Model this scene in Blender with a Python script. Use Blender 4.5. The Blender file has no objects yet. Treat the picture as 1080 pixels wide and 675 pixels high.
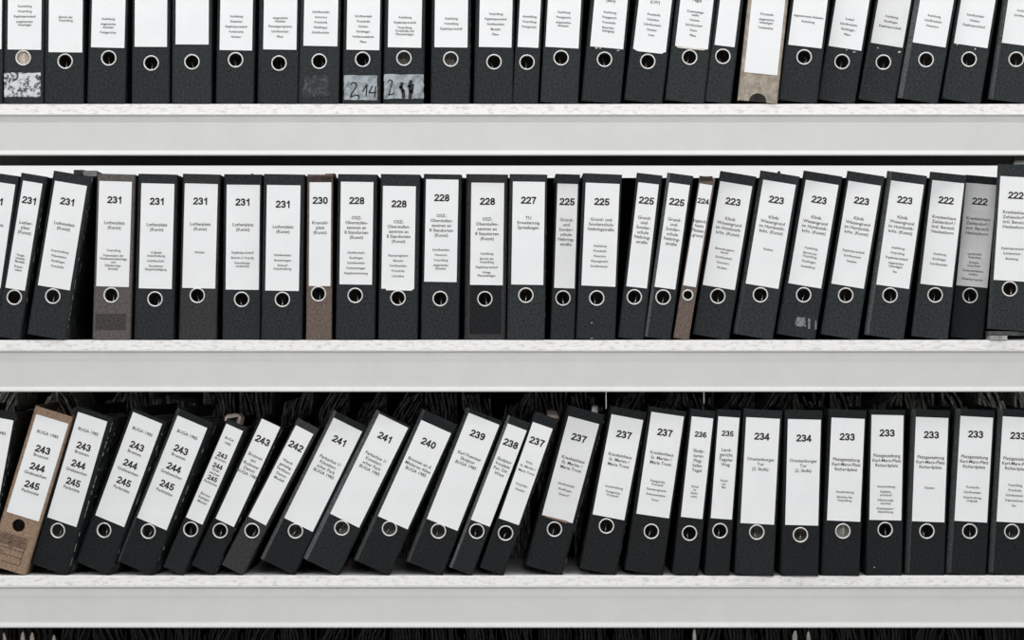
import bpy, bmesh, math, random
from mathutils import Vector, Matrix
from mathutils.geometry import tessellate_polygon

S = 0.001838          # metres per picture pixel on the shelf front
D = 5.5               # camera distance from the shelf front
CZ = 1.35             # camera height
C = bpy.context.scene.collection
sc = bpy.context.scene
def X(px, y=0.0): return (px - 540.0) * S * (D + y) / D
def Z(py, y=0.0): return CZ - (py - 337.5) * S * (D + y) / D

# ------------------------------------------------------------------ materials
def mat(name, col, rough=0.7, metal=0.0, spec=0.4, noise=None, bump=None, hi=None, aniso=(1, 1, 1)):
    m = bpy.data.materials.new(name); m.use_nodes = True
    nt = m.node_tree; b = nt.nodes['Principled BSDF']
    b.inputs['Roughness'].default_value = rough
    b.inputs['Metallic'].default_value = metal
    b.inputs['Specular IOR Level'].default_value = spec
    b.inputs['Base Color'].default_value = (*col, 1)
    if noise or bump:
        tc = nt.nodes.new('ShaderNodeTexCoord'); mp = nt.nodes.new('ShaderNodeMapping')
        mp.inputs['Scale'].default_value = aniso
        nt.links.new(tc.outputs['Object'], mp.inputs['Vector'])
    if noise:
        n = nt.nodes.new('ShaderNodeTexNoise'); n.inputs['Scale'].default_value = noise
        n.inputs['Detail'].default_value = 5; n.inputs['Roughness'].default_value = 0.65
        nt.links.new(mp.outputs['Vector'], n.inputs['Vector'])
        r = nt.nodes.new('ShaderNodeValToRGB')
        r.color_ramp.elements[0].position = 0.32; r.color_ramp.elements[1].position = 0.68
        r.color_ramp.elements[0].color = (*col, 1); r.color_ramp.elements[1].color = (*(hi or col), 1)
        nt.links.new(n.outputs['Fac'], r.inputs['Fac']); nt.links.new(r.outputs['Color'], b.inputs['Base Color'])
    if bump:
        n2 = nt.nodes.new('ShaderNodeTexNoise'); n2.inputs['Scale'].default_value = bump[0]
        n2.inputs['Detail'].default_value = 4
        bp = nt.nodes.new('ShaderNodeBump'); bp.inputs['Strength'].default_value = bump[1]
        bp.inputs['Distance'].default_value = 0.001
        nt.links.new(mp.outputs['Vector'], n2.inputs['Vector'])
        nt.links.new(n2.outputs['Fac'], bp.inputs['Height']); nt.links.new(bp.outputs['Normal'], b.inputs['Normal'])
    return m

def sc3(c, k): return tuple(v * k for v in c)
def cloth(name, c, k=2.0, nz=230):
    return mat(name, sc3(c, 0.50), 0.7, 0, 0.14, noise=nz, hi=sc3(c, k*0.92), bump=(420, 0.35))
M = {
    'black': cloth('black_cloth_paper', (0.019, 0.022, 0.024)),
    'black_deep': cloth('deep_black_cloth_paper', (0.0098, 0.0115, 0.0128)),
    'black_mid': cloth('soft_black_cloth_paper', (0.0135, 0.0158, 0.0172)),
    'black_pale': cloth('worn_black_cloth_paper', (0.023, 0.0265, 0.0285)),
    'bevel_lit': cloth('lit_pale_bevel_cloth', (0.075, 0.080, 0.083), 1.7),  # lamp light on the left bevels, put into the cloth colour
    'bevel_lit_soft': cloth('lit_bevel_cloth', (0.038, 0.042, 0.044), 1.7),  # weaker version of the painted bevel light
    'charcoal': cloth('faded_charcoal_cloth_paper', (0.040, 0.038, 0.041), 1.5),
    'greybrown': cloth('faded_grey_brown_cloth_paper', (0.118, 0.104, 0.098), 1.35),
    'greybrown_dark': cloth('unfaded_grey_brown_cloth_paper', (0.062, 0.054, 0.052), 1.35),
    'brown': cloth('faded_brown_cloth_paper', (0.155, 0.118, 0.100), 1.35),
    'brown_dark': cloth('worn_dark_brown_cloth_paper', (0.035, 0.026, 0.022), 2.2, 60),
    'tan': cloth('tan_cardboard', (0.34, 0.235, 0.165), 1.2),
    'beige': cloth('beige_cardboard', (0.40, 0.35, 0.29), 1.25, 60),
    'paper': mat('white_label_paper', (0.785, 0.795, 0.81), 0.5, 0, 0.3, noise=9, hi=(0.835, 0.84, 0.855)),
    'paper_grey': mat('shade_toned_label_paper', (0.71, 0.715, 0.725), 0.5, 0, 0.3, noise=9, hi=(0.78, 0.785, 0.80)),  # label paper with the shade on it mixed into its colour
    'paper_dim': mat('deep_shade_label_paper', (0.50, 0.505, 0.51), 0.5, 0, 0.3, noise=14, hi=(0.62, 0.625, 0.63)),  # shade over the set-back binder, painted into its label paper
    'ink': mat('black_printing_ink', (0.018, 0.018, 0.022), 0.7),
    'ink_soft': mat('thin_grey_printing_ink', (0.045, 0.045, 0.052), 0.7),
    'stamp': mat('brown_stamp_ink', (0.075, 0.045, 0.035), 0.8),
    'metal': mat('nickel_finger_ring', (0.80, 0.79, 0.77), 0.42, 0.35, 0.5),
    'steel': mat('bright_steel_rod', (0.62, 0.61, 0.58), 0.35, 0.8, 0.5),
    'sheets': mat('filed_paper_edges', (0.20, 0.19, 0.175), 0.85, noise=260, hi=(0.42, 0.40, 0.37), aniso=(1, 1, 0.04)),
    'sheets_tan': mat('filed_tan_paper_edges', (0.62, 0.52, 0.43), 0.85, noise=260, hi=(0.85, 0.76, 0.67), aniso=(1, 1, 0.04)),
    'beam': mat('light_grey_enamelled_steel', (0.60, 0.605, 0.595), 0.45, 0, 0.45, noise=14, hi=(0.635, 0.64, 0.63)),
    'board': mat('rough_white_painted_chipboard', (0.52, 0.505, 0.495), 0.75, 0, 0.3, noise=150, hi=(0.86, 0.85, 0.845), bump=(150, 0.8), aniso=(0.40, 1, 1.1)),
    'dark_steel': mat('dark_grey_steel', (0.065, 0.066, 0.060), 0.6, 0.0, 0.3, noise=8, hi=(0.085, 0.086, 0.080)),
    'filler': mat('black_gap_filler', (0.006, 0.006, 0.007), 0.8, 0, 0.2),  # for the added sheets behind binders and bundles
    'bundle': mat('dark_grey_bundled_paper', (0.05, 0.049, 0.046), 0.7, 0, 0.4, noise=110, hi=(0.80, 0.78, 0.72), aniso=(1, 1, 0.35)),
    'bundle_shaded': mat('shaded_bundled_paper', (0.008, 0.008, 0.008), 0.75, 0, 0.3, noise=45, hi=(0.042, 0.042, 0.040), aniso=(1, 1, 0.15)),  # bundle paper darkened to stand for shade on the bottom level
    'bundle_cover': mat('black_bundle_cover', (0.010, 0.010, 0.011), 0.7),
    'pale': mat('pale_paper_strip', (0.55, 0.52, 0.47), 0.7, noise=40, hi=(0.75, 0.72, 0.68)),
    'pink': mat('pale_pinkish_paper', (0.50, 0.40, 0.34), 0.8, noise=60, hi=(0.72, 0.62, 0.55)),
    'stain': mat('reddish_brown_glue_stain', (0.22, 0.13, 0.10), 0.7),
    'wall': mat('white_wall_paint', (0.86, 0.86, 0.86), 0.9, noise=3, hi=(0.89, 0.89, 0.89)),
    'floor': mat('grey_linoleum', (0.46, 0.46, 0.45), 0.6, noise=20, hi=(0.52, 0.52, 0.51)),
    'folder': mat('dark_grey_folder_board', (0.03, 0.031, 0.032), 0.7, noise=70, hi=(0.12, 0.12, 0.12)),
    'folder_pale': mat('pale_grey_folder_board', (0.22, 0.22, 0.21), 0.7, noise=70, hi=(0.48, 0.47, 0.45)),
}
def patch_mat(name, lo, hi, scale, p0, p1, detail=6, dist=0.0):
    m = mat(name, lo, 0.6, noise=scale, hi=hi)
    for n in m.node_tree.nodes:
        if n.type == 'VALTORGB':
            n.color_ramp.elements[0].position = p0; n.color_ramp.elements[1].position = p1
        if n.type == 'TEX_NOISE':
            n.inputs['Detail'].default_value = detail; n.inputs['Distortion'].default_value = dist
    return m
_r = [n for n in M['board'].node_tree.nodes if n.type == 'VALTORGB'][0]
_r.color_ramp.elements[0].position = 0.26; _r.color_ramp.elements[1].position = 0.50
M['cover_worn'] = patch_mat('scuffed_black_cover_cloth', (0.011, 0.013, 0.014), (0.22, 0.23, 0.235), 42, 0.54, 0.80, 9, 0.6)
M['scuffed'] = patch_mat('torn_white_sticker_residue', (0.05, 0.055, 0.06), (0.62, 0.64, 0.66), 75, 0.44, 0.53, 6, 1.2)
M['glue'] = patch_mat('dried_glue_smear', (0.016, 0.018, 0.020), (0.16, 0.17, 0.18), 60, 0.48, 0.80, 8, 2.0)
M['tape'] = patch_mat('old_tape_residue', (0.10, 0.11, 0.115), (0.30, 0.31, 0.32), 110, 0.35, 0.75)
M['sticker'] = patch_mat('worn_blue_grey_sticker', (0.06, 0.075, 0.085), (0.37, 0.41, 0.44), 55, 0.30, 0.56, 8, 0.8)

# ------------------------------------------------------------------ helpers
def link(name, bm, material, parent=None, smooth=False):
    me = bpy.data.meshes.new(name)
    bmesh.ops.recalc_face_normals(bm, faces=bm.faces[:])
    bm.to_mesh(me); bm.free()
    me.materials.append(material)
    if smooth:
        for p in me.polygons: p.use_smooth = True
    o = bpy.data.objects.new(name, me); C.objects.link(o)
    if parent: o.parent = parent
    return o
def tag(o, label=None, cat=None, group=None, kind=None):
    if label: o['label'] = label
    if cat: o['category'] = cat
    if group: o['group'] = group
    if kind: o['kind'] = kind
    return o
def empty(name, loc, rot=(0, 0, 0)):
    o = bpy.data.objects.new(name, None); C.objects.link(o)
    o.location = loc; o.rotation_euler = rot; o.empty_display_size = 0.05
    return o
def box(bm, x0, x1, y0, y1, z0, z1, bev=0.0):
    r = bmesh.ops.create_cube(bm, size=1.0)
    for v in r['verts']:
        v.co = Vector(((x0+x1)/2 + v.co.x*(x1-x0), (y0+y1)/2 + v.co.y*(y1-y0), (z0+z1)/2 + v.co.z*(z1-z0)))
    if bev:
        es = list({e for v in r['verts'] for e in v.link_edges})
        bmesh.ops.bevel(bm, geom=es, offset=bev, segments=2, affect='EDGES', profile=0.5)
def extrude_profile(bm, pts, x0, x1):
    """closed (y, z) outline swept along x"""
    a = [bm.verts.new((x0, y, z)) for y, z in pts]; b = [bm.verts.new((x1, y, z)) for y, z in pts]
    n = len(pts)
    for i in range(n):
        j = (i+1) % n; bm.faces.new((a[i], a[j], b[j], b[i]))
    bm.faces.new(a); bm.faces.new(b[::-1])
def tube(bm, pts, r, seg=8):
    rings = []
    for i, p in enumerate(pts):
        p = Vector(p); q0 = Vector(pts[max(i-1, 0)]); q1 = Vector(pts[min(i+1, len(pts)-1)])
        t = (q1-q0).normalized(); u = t.orthogonal().normalized(); v = t.cross(u)
        rings.append([bm.verts.new(p + r*(math.cos(2*math.pi*k/seg)*u + math.sin(2*math.pi*k/seg)*v)) for k in range(seg)])
    for a, b in zip(rings, rings[1:]):
        for k in range(seg): bm.faces.new((a[k], a[(k+1) % seg], b[(k+1) % seg], b[k]))
    bm.faces.new(rings[0]); bm.faces.new(rings[-1][::-1])
def plate(bm, outline, y0, y1, hole=None):
    """(x, z) outline, optional hole, given thickness in y"""
    loops = [outline] + ([hole] if hole else [])
    flat = [p for l in loops for p in l]
    tris = tessellate_polygon([[Vector((x, z, 0)) for x, z in l] for l in loops])
    f = [bm.verts.new((x, y0, z)) for x, z in flat]; b = [bm.verts.new((x, y1, z)) for x, z in flat]
    for t in tris:
        bm.faces.new([f[i] for i in t]); bm.faces.new([b[i] for i in reversed(t)])
    k = 0
    for l in loops:
        n = len(l)
        for i in range(n):
            j = (i+1) % n; bm.faces.new((f[k+i], f[k+j], b[k+j], b[k+i]))
        k += n

# ------------------------------------------------------------------ lettering
_cache = {}
def glyphs(s, bold):
    key = (s, bold)
    if key not in _cache:
        cu = bpy.data.curves.new('t', 'FONT'); cu.body = s; cu.size = 1.0
        cu.align_x = 'CENTER'; cu.resolution_u = 2
        cu.offset = 0.014
        o = bpy.data.objects.new('t', cu)
        me = bpy.data.meshes.new_from_object(o)
        bpy.data.objects.remove(o)
        _cache[key] = me
    return _cache[key]
def lettering(bm, s, size, cx, cz, y, bold=False, squeeze=0.82):
    if bold: return digits(bm, s, size*0.73, cx, cz, y)
    me = glyphs(s, bold)
    n0 = len(bm.verts)
    vs = [bm.verts.new((cx + v.co.x*size*squeeze, y, cz + (v.co.y-0.36)*size)) for v in me.vertices]
    for p in me.polygons:
        try: bm.faces.new([vs[i] for i in p.vertices])
        except ValueError: pass
def ell(cx, cy, rx, ry, a0, a1, n=14):
    return [(cx + rx*math.cos(math.radians(a0+(a1-a0)*i/n)), cy + ry*math.sin(math.radians(a0+(a1-a0)*i/n))) for i in range(n+1)]
DIG = {
    '0': [ell(.38, .5, .25, .43, 0, 360, 20)],
    '1': [[(.16, .68), (.30, .76), (.43, .93)], [(.44, .98), (.44, 0)]],
    '2': [ell(.38, .69, .25, .235, 170, -38) + [(.14, .12), (.12, .07)], [(.06, .07), (.68, .07)]],
    '3': [ell(.36, .715, .22, .215, 165, -90), ell(.36, .285, .255, .215, 90, -165)],
    '4': [[(.50, 0), (.50, .97)], [(.49, .93), (.10, .30)], [(.04, .26), (.70, .26)]],
    '5': [[(.64, .92), (.22, .92), (.155, .50)], ell(.37, .31, .255, .24, 135, -165)],
    '6': [ell(.39, .30, .24, .235, 0, 360, 18), ell(.41, .50, .275, .43, 50, 200)],
    '7': [[(.08, .92), (.66, .92)], [(.66, .90), (.50, .66), (.38, .36), (.33, 0)]],
    '8': [ell(.38, .715, .21, .205, 0, 360, 16), ell(.38, .28, .25, .22, 0, 360, 16)],
}
DIG['9'] = [[(.77-x, 1-y) for x, y in l] for l in DIG['6']]
def digits(bm, s, h, cx, cz, y):
    adv = 0.775; w = adv*len(s)
    for i, ch in enumerate(s):
        for l in DIG[ch]:
            stroke(bm, [(cx + (-w/2 + i*adv + px + 0.005)*h, cz + (py-0.5)*h) for px, py in l], 0.212*h, y)
def stroke(bm, pts, w, y):
    """a pen stroke as a flat ribbon in x, z"""
    for (x0, z0), (x1, z1) in zip(pts, pts[1:]):
        d = Vector((x1-x0, z1-z0)); L = d.length or 1e-6; n = Vector((-d.y, d.x))/L*w/2; e = d/L*w*0.3
        c = [(x0-e.x+n.x, z0-e.y+n.y), (x0-e.x-n.x, z0-e.y-n.y), (x1+e.x-n.x, z1+e.y-n.y), (x1+e.x+n.x, z1+e.y+n.y)]
        bm.faces.new([bm.verts.new((a, y, b)) for a, b in c])

# ------------------------------------------------------------------ the binder
H = 174.6
SHELF = {1: 109.7, 2: 358.7, 3: 607.3}
TB = 0.0024            # board thickness
FLANGE = 0.022
def arc(cx, cz, r, a0, a1, n):
    return [(cx + r*math.cos(a0+(a1-a0)*i/n), cz + r*math.sin(a0+(a1-a0)*i/n)) for i in range(n+1)]
def spine_shell(bm, w, h, ring, rr, notch=False, rads=(0.0052, 0.0052)):
    """spine board with finger hole, rounded hinges and short side flanges; x in [-w, 0], front at y=0"""
    n = 6
    # flat front panel
    x0, x1 = -w+rads[0], -rads[1]
    if notch:
        a = ring[0]; R = rr
        out = [(x0, 0), (a-R, 0)] + [(a - R*math.cos(t), R*0.98*math.sin(t)) for t in [math.pi*i/14 for i in range(1, 14)]] + [(a+R, 0), (x1, 0), (x1, h), (x0, h)]
        plate(bm, out, 0.0, TB)
    else:
        hole = [(ring[0]+rr*math.cos(2*math.pi*k/28), ring[1]+rr*math.sin(2*math.pi*k/28)) for k in range(28)]
        plate(bm, [(x0, 0), (x1, 0), (x1, h), (x0, h)], 0.0, TB, hole)
    for sgn in (0, 1):
        r = rads[0] if sgn else rads[1]
        def mx(x): return -w - x if sgn else x
        outer = [(mx(-r + r*math.sin(t)), r - r*math.cos(t)) for t in [math.pi/2*i/n for i in range(n+1)]] + [(mx(0), FLANGE)]
        ri = r - TB
        inner = [(mx(-r + ri*math.sin(t)), r - ri*math.cos(t)) for t in [math.pi/2*i/n for i in range(n+1)]] + [(mx(-TB), FLANGE)]
        lo = [[bm.verts.new((x, y, z)) for x, y in outer] for z in (0, h)]
        li = [[bm.verts.new((x, y, z)) for x, y in inner] for z in (0, h)]
        for i in range(len(outer)-1):
            bm.faces.new((lo[0][i], lo[0][i+1], lo[1][i+1], lo[1][i]))
            bm.faces.new((li[0][i], li[0][i+1], li[1][i+1], li[1][i]))
            for k in (0, 1): bm.faces.new((lo[k][i], lo[k][i+1], li[k][i+1], li[k][i]))
        bm.faces.new((lo[0][-1], li[0][-1], li[1][-1], lo[1][-1]))
def ring_mesh(bm, cx, cz, ro, ri):
    prof = [(ri-0.0002, 0.003), (ri, -0.0004), (ri+0.0007, -0.0012), ((ri+ro)/2, -0.0016), (ro-0.0006, -0.0012), (ro, -0.0001), (ro, 0.0004)]
    N = 36; rows = []
    for k in range(N):
        a = 2*math.pi*k/N
        rows.append([bm.verts.new((cx+R*math.cos(a), y, cz+R*math.sin(a))) for R, y in prof])
    for k in range(N):
        A, B = rows[k], rows[(k+1) % N]
        for i in range(len(prof)-1): bm.faces.new((A[i], A[i+1], B[i+1], B[i]))

GROUPS = {1: 'binders on the upper shelf', 2: 'binders on the middle shelf', 3: 'binders on the lower shelf'}
rnd = random.Random(4)
ROOTS = {}
LIT_BEVEL = {**{q: 'bevel_lit' for q in ('C8', 'C9', 'C12', 'B23', 'B25', 'A23', 'A17')}, **{q: 'bevel_lit_soft' for q in ('C4', 'C10', 'C11', 'B24', 'B22', 'A20', 'A24', 'C23', 'C24', 'C25', 'A26')}}  # spines whose left bevel is coloured paler, as if catching light
WEAR = {'C0': .5, 'C2': .75, 'C3': .45, 'C4': .35, 'C6': .8, 'C13': .45, 'C14': .6, 'C15': .3, 'A2': .6, 'A1': .3, 'B11': .4, 'A13': .25}
def binder(key, row, TL, BL, lw, ml, mr, ring, label, num=None, title=None, small=None,
           ny=None, ty=None, sy=None, colour='black', paper='paper', yaw=0.0, rec=0.0, h=H, lift=0.0,
           rr=8.2, num_size=1.0, tilt=None, inside='sheets', depth=0.285, metal=True, notch=False,
           extra=None, cover=None, skew=0.0, deep=None, tsz=1.0):
    th = math.atan2(TL[0]-BL[0], BL[1]-TL[1]) if tilt is None else math.radians(tilt)
    ct, st = math.cos(th), math.sin(th)
    lh = math.hypot(TL[0]-BL[0], BL[1]-TL[1])
    P = (TL[0] + (lw+mr)*ct, TL[1] + (lw+mr)*st)
    ysh = SHELF[row] - lift
    # lowest corner is the right one when leaning right
    t = (ysh - P[1]) / ct
    BR = (P[0] - t*st, ysh)
    w = lw + ml + mr
    k = S * (D + rec) / D
    x_w = X(BR[0], rec)
    root = empty('ring_binder', (x_w, rec, Z(SHELF[row]) + lift*S), (0, th, math.radians(yaw)))
    tag(root, label, 'binder', GROUPS[row])
    ROOTS[key] = root
    W = w*k; HH = h*k
    def loc(px, py):                     # picture point -> spine coordinates
        dx, dy = px-BR[0], py-BR[1]
        return ((dx*ct + dy*st)*k, (dx*st - dy*ct)*k)
    rx, rz = loc(*ring)
    ro = rr*k; ri = (rr-1.35)*k
    rads = (min(max(ml*k*0.95, 0.0032), 0.010), min(max(mr*k*0.95, 0.0032), 0.0062))
    rads = (min(rads[0], W + rx - ri - 0.0008 if metal else 9), min(rads[1], -rx - ri - 0.0008 if metal else 9))
    rads = tuple(max(v, 0.0028) for v in rads)
    rx = min(max(rx, -W+rads[0]+ri+0.0006), -rads[1]-ri-0.0006)
    bm = bmesh.new(); spine_shell(bm, W, HH, (rx, rz), ri if not notch else 9.3*k, notch, rads)
    sp = link('spine', bm, M[colour], root)
    if key in LIT_BEVEL:
        sp.data.materials.append(M[LIT_BEVEL[key]])
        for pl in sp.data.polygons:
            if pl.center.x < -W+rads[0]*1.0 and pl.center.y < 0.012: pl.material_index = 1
    cvm = M[cover or ('cover_worn' if colour.startswith('black') else colour)]
    yaw_d = depth
    for s in (0, 1):
        bm = bmesh.new()
        a, b = (-W, -W+TB) if s == 0 else (-TB, 0)
        box(bm, a, b, FLANGE, depth, 0, HH, 0.0007)
        link('cover', bm, cvm, root)
    # filed sheets
    bm = bmesh.new()
    y0 = deep if deep is not None else 0.075
    n = max(4, int((W-0.012)/0.006)); xs = [-W+0.005 + (W-0.010)*i/n for i in range(n+1)]
    hs = HH - 0.020
    for a, b in zip(xs, xs[1:]):
        box(bm, a+0.0002, b-0.0002, y0 + rnd.uniform(0, 0.006), depth-0.012-rnd.uniform(0, 0.008), 0.004, hs-rnd.uniform(0, 0.006))
    link('paper_stack', bm, M[inside], root)
    if metal:
        bm = bmesh.new(); ring_mesh(bm, rx, rz, ro, ri)
        link('finger_ring', bm, M['metal'], root, True)
        bm = bmesh.new(); q = rnd.uniform(-0.004, 0.004)
        tube(bm, [(rx+q, 0.030, rz-0.030), (rx+q+0.001, 0.024, rz-0.012), (rx+q+rnd.uniform(-0.003, 0.003), 0.026, rz-0.001), (rx+q-0.004, 0.040, rz+0.006)], 0.0011, 6)
        link('lever_rod', bm, M['steel'], root, True)
    # label
    xl, zl = loc(*TL)
    LW, LH = lw*k, lh*k
    e = 0.0009
    out = [(xl, zl-LH), (xl+LW, zl-LH + skew*k), (xl+LW, zl), (xl, zl)]
    bm = bmesh.new(); plate(bm, out, -e, -0.0002)
    lab = link('spine_label', bm, M[paper], root)
    cx = xl + LW/2
    cyt = TL[1] + (lw/2)*st                         # picture y of the label's top centre
    def zc(py): return zl - (py - cyt)/ct*k
    yt = -e-0.00025
    if num:
        bm = bmesh.new()
        items = num if isinstance(num, list) else [(num, ny, num_size)]
        for s_, y_, z_ in items:
            lettering(bm, s_, 9.6*k*z_, cx, zc(y_), yt, True, 0.80)
        link('printed_number', bm, M['ink'], lab)
    if title:
        bm = bmesh.new()
        items = title if isinstance(title[0], tuple) else [(l, ty + 5.15*i*ct) for i, l in enumerate(title)]
        for s_, y_ in items: lettering(bm, s_, 4.7*k*tsz, cx, zc(y_), yt, False, 1.02)
        link('printed_title', bm, M['ink_soft'], lab)
    if small:
        bm = bmesh.new(); y_ = sy
        for ent in small:
            parts = ent.split('|')
            for i, s_ in enumerate(parts):
                lettering(bm, s_, 3.5*k, cx, zc(y_), yt, False, 0.92)
                y_ += (3.5 if i < len(parts)-1 else 5.4)*ct
        link('printed_text', bm, M['ink_soft'], lab)
    if key in WEAR:
        bm = bmesh.new(); n = WEAR[key]; z = 0.01
        while z < HH-0.01:
            L = rnd.uniform(0.002, 0.011); y = rnd.choice((0.005, 0.0055, 0.006, rnd.uniform(0.008, 0.05)))
            if rnd.random() < n: box(bm, -0.0003, 0.0003, y, y+rnd.uniform(0.0012, 0.0035), z, z+L)
            z += L + rnd.uniform(0.0, 0.006)
        if n: link('edge_wear', bm, M['folder_pale'], root)
    if extra: extra(root, lab, loc, k, W, HH)
    return root

# ---- marks on single binders
def rough_patch(root, loc, k, name, m, x0, y0, x1, y1, jag=1.0, seed=1, y=-0.0007, lab=None):
    r = random.Random(seed); pts = []
    n = 9
    for i in range(n): pts.append((x0+(x1-x0)*i/n + r.uniform(-.3, .3)*jag, y1 + r.uniform(-1, 1)*jag))
    for i in range(n): pts.append((x1 + r.uniform(-1, 1)*jag, y1+(y0-y1)*i/n))
    for i in range(n): pts.append((x1+(x0-x1)*i/n, y0 + r.uniform(-1, 1)*jag))
    for i in range(n): pts.append((x0 + r.uniform(-1, 1)*jag, y0+(y1-y0)*i/n))
    bm = bmesh.new(); plate(bm, [loc(*p) for p in pts], y, -0.0001)
    o = link(name, bm, m, root)
    if lab: o['label'] = lab
    return o
def ex_scuffed(root, lab, loc, k, W, HH):
    rough_patch(root, loc, k, 'sticker_residue', M['scuffed'], 4.6, 76.5, 42.6, 102.3, 0.7, 3, lab='torn white sticker remains, blotched black')
def ex_glue(root, lab, loc, k, W, HH):
    rough_patch(root, loc, k, 'glue_smear', M['glue'], 320, 80, 347, 102, 2.0, 5, lab='faint grey glue smear')
def handwriting(parent, loc, strokes, w):
    bm = bmesh.new()
    for pts, f in strokes: stroke(bm, [loc(*p) for p in pts], w*f, -0.0011)
    link('handwritten_mark', bm, M['ink'], parent)
def ex_214(root, lab, loc, k, W, HH):
    o = rough_patch(root, loc, k, 'sticker', M['sticker'], 362.9, 79.6, 398.0, 105.6, 0.5, 7, lab='worn blue-grey sticker with handwritten 2,14')
    o2 = lambda a: [(362+(x-350)/3.857+2.3, 79+(y-305)/3.857) for x, y in a]
    st = [(o2([(372, 345), (380, 336), (392, 338), (396, 348), (388, 362), (374, 384), (372, 396), (392, 386), (404, 392)]), 1),
          (o2([(403, 386), (407, 396), (402, 404)]), 1),
          (o2([(420, 372), (438, 344), (434, 392)]), 1.1),
          (o2([(460, 350), (446, 378), (474, 376)]), 1.1), (o2([(474, 352), (468, 396)]), 1.1),
          (o2([(480, 366), (486, 390)]), .8)]
    handwriting(o, loc, st, 0.0024)
def ex_211(root, lab, loc, k, W, HH):
    o = rough_patch(root, loc, k, 'sticker', M['sticker'], 405.0, 78.4, 446.8, 104.2, 0.5, 8, lab='worn blue-grey sticker with handwritten 2 and two thick bars')
    g = lambda a: [(404.5+(x-520)/3.857, 78+(y-302)/3.857) for x, y in a]
    st = [(g([(537, 336), (545, 326), (555, 330), (552, 350), (543, 380), (541, 388), (558, 384), (564, 378)]), 1),
          (g([(596, 340), (590, 356), (600, 372), (602, 398)]), 3.0),
          (g([(632, 332), (626, 352), (630, 372), (628, 400)]), 3.2), (g([(640, 345), (636, 380)]), 2.2)]
    handwriting(o, loc, st, 0.0021)
def ex_tape(root, lab, loc, k, W, HH):
    rough_patch(root, loc, k, 'tape_residue', M['tape'], 839.5, 334.5, 850, 344, 1.2, 11, lab='scraped grey tape remains')
    rough_patch(root, loc, k, 'tape_residue', M['tape'], 852.5, 336, 854.5, 347, 0.5, 12, lab='thin streak of tape')
    rough_patch(root, loc, k, 'tape_residue', M['tape'], 859.5, 338, 861, 347.5, 0.4, 13, lab='thin streak of tape')
def ex_faded(root, lab, loc, k, W, HH):
    r = root
    bm = bmesh.new(); plate(bm, [loc(*p) for p in ((496.0, 352.5), (528.5, 352.5), (528.5, 301), (496.0, 301))], -0.00035, -0.0001, None)
    # leave the finger ring clear: the unfaded area is cut around it
    bm.free(); bm = bmesh.new()
    c = loc(511.4, 315.2); R = 8.3*k
    hole = [(c[0]+R*math.cos(2*math.pi*i/28), c[1]+R*math.sin(2*math.pi*i/28)) for i in range(28)]
    plate(bm, [loc(*p) for p in ((495.2, 352.3), (528.4, 352.3), (529.2, 300.8), (495.8, 300.8))], -0.00035, -0.0001, hole)
    o = link('unfaded_patch', bm, M['black_deep'], root); o['label'] = 'darker unfaded rectangle on the spine'
def ex_greybrown(root, lab, loc, k, W, HH):
    bm = bmesh.new(); plate(bm, [loc(*p) for p in ((100.5, 348), (132.5, 348), (133.2, 331), (101, 331))], -0.00035, -0.0001)
    o = link('unfaded_patch', bm, M['greybrown_dark'], root); o['label'] = 'darker unfaded band on the spine'
def ex_browntop(x0, x1, y0, y1):
    def f(root, lab, loc, k, W, HH):
        rough_patch(root, loc, k, 'worn_top', M['brown_dark'], x0, y0, x1, y1, 0.35, 21, lab='dark worn strip at the head of the spine')
    return f
def ex_torn(pts, m='paper'):
    def f(root, lab, loc, k, W, HH):
        bm = bmesh.new(); plate(bm, [loc(*p) for p in pts], -0.0013, -0.00015)
        o = link('torn_label_edge', bm, M[m], root); o['label'] = 'reddish-brown stain along the label bottom' if m == 'stain' else 'ragged white paper edge below the label'
    return f
def ex_flecks(pts):
    def f(root, lab, loc, k, W, HH):
        bm = bmesh.new()
        for (x, y, a, b) in pts: plate(bm, [loc(x-a, y+b), loc(x+a*.7, y+b*.8), loc(x+a, y-b), loc(x-a*.6, y-b*.7)], -0.0006, -0.0001)
        o = link('paper_flecks', bm, M['pale'], root); o['label'] = 'small white paper flecks'
    return f
def ex_stamp(root, lab, loc, k, W, HH):
    # printed form on the tan cardboard: rows of letters in a grid and two ruled boxes, slanted with the spine
    th = math.radians(17); bx, by = 1.6, 561.0
    def q(u, v): return loc(bx + u*math.cos(th) - v*math.sin(th), by + u*math.sin(th) + v*math.cos(th))
    bm = bmesh.new(); w = 0.0013
    for v in (0, 5.2, 10.4): stroke(bm, [q(0, v), q(29.5, v)], w, -0.0006)
    for u in [29.5*i/9 for i in range(10)]: stroke(bm, [q(u, 0), q(u, 10.4)], w*.7, -0.0006)
    for v in (14.5, 21.5): stroke(bm, [q(0, v), q(28.5, v)], w, -0.0006)
    for a, b in (((28.5, 10.4), (28.5, 29)), ((0, 29), (28.5, 29)), ((0, 10.4), (0, 29))): stroke(bm, [q(*a), q(*b)], w, -0.0006)
    for i, ch in enumerate('ABCDEFGHI'):
        for j in range(2):
            c = q(29.5*(i+.5)/9, 2.6+5.2*j); lettering(bm, 'AEIMRUWZ2'[i] if j else ch, 4.4*k, c[0], c[1], -0.0006, False, 0.8)
    c = q(14, 12.5); lettering(bm, 'Nr.', 4.0*k, c[0], c[1], -0.0006, False, .8)
    c = q(4.5, 18.5); lettering(bm, 'von', 4.0*k, c[0], c[1], -0.0006, False, .8)
    o = link('printed_form', bm, M['stamp'], root); o['label'] = 'brown printed grid on cardboard'
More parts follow.
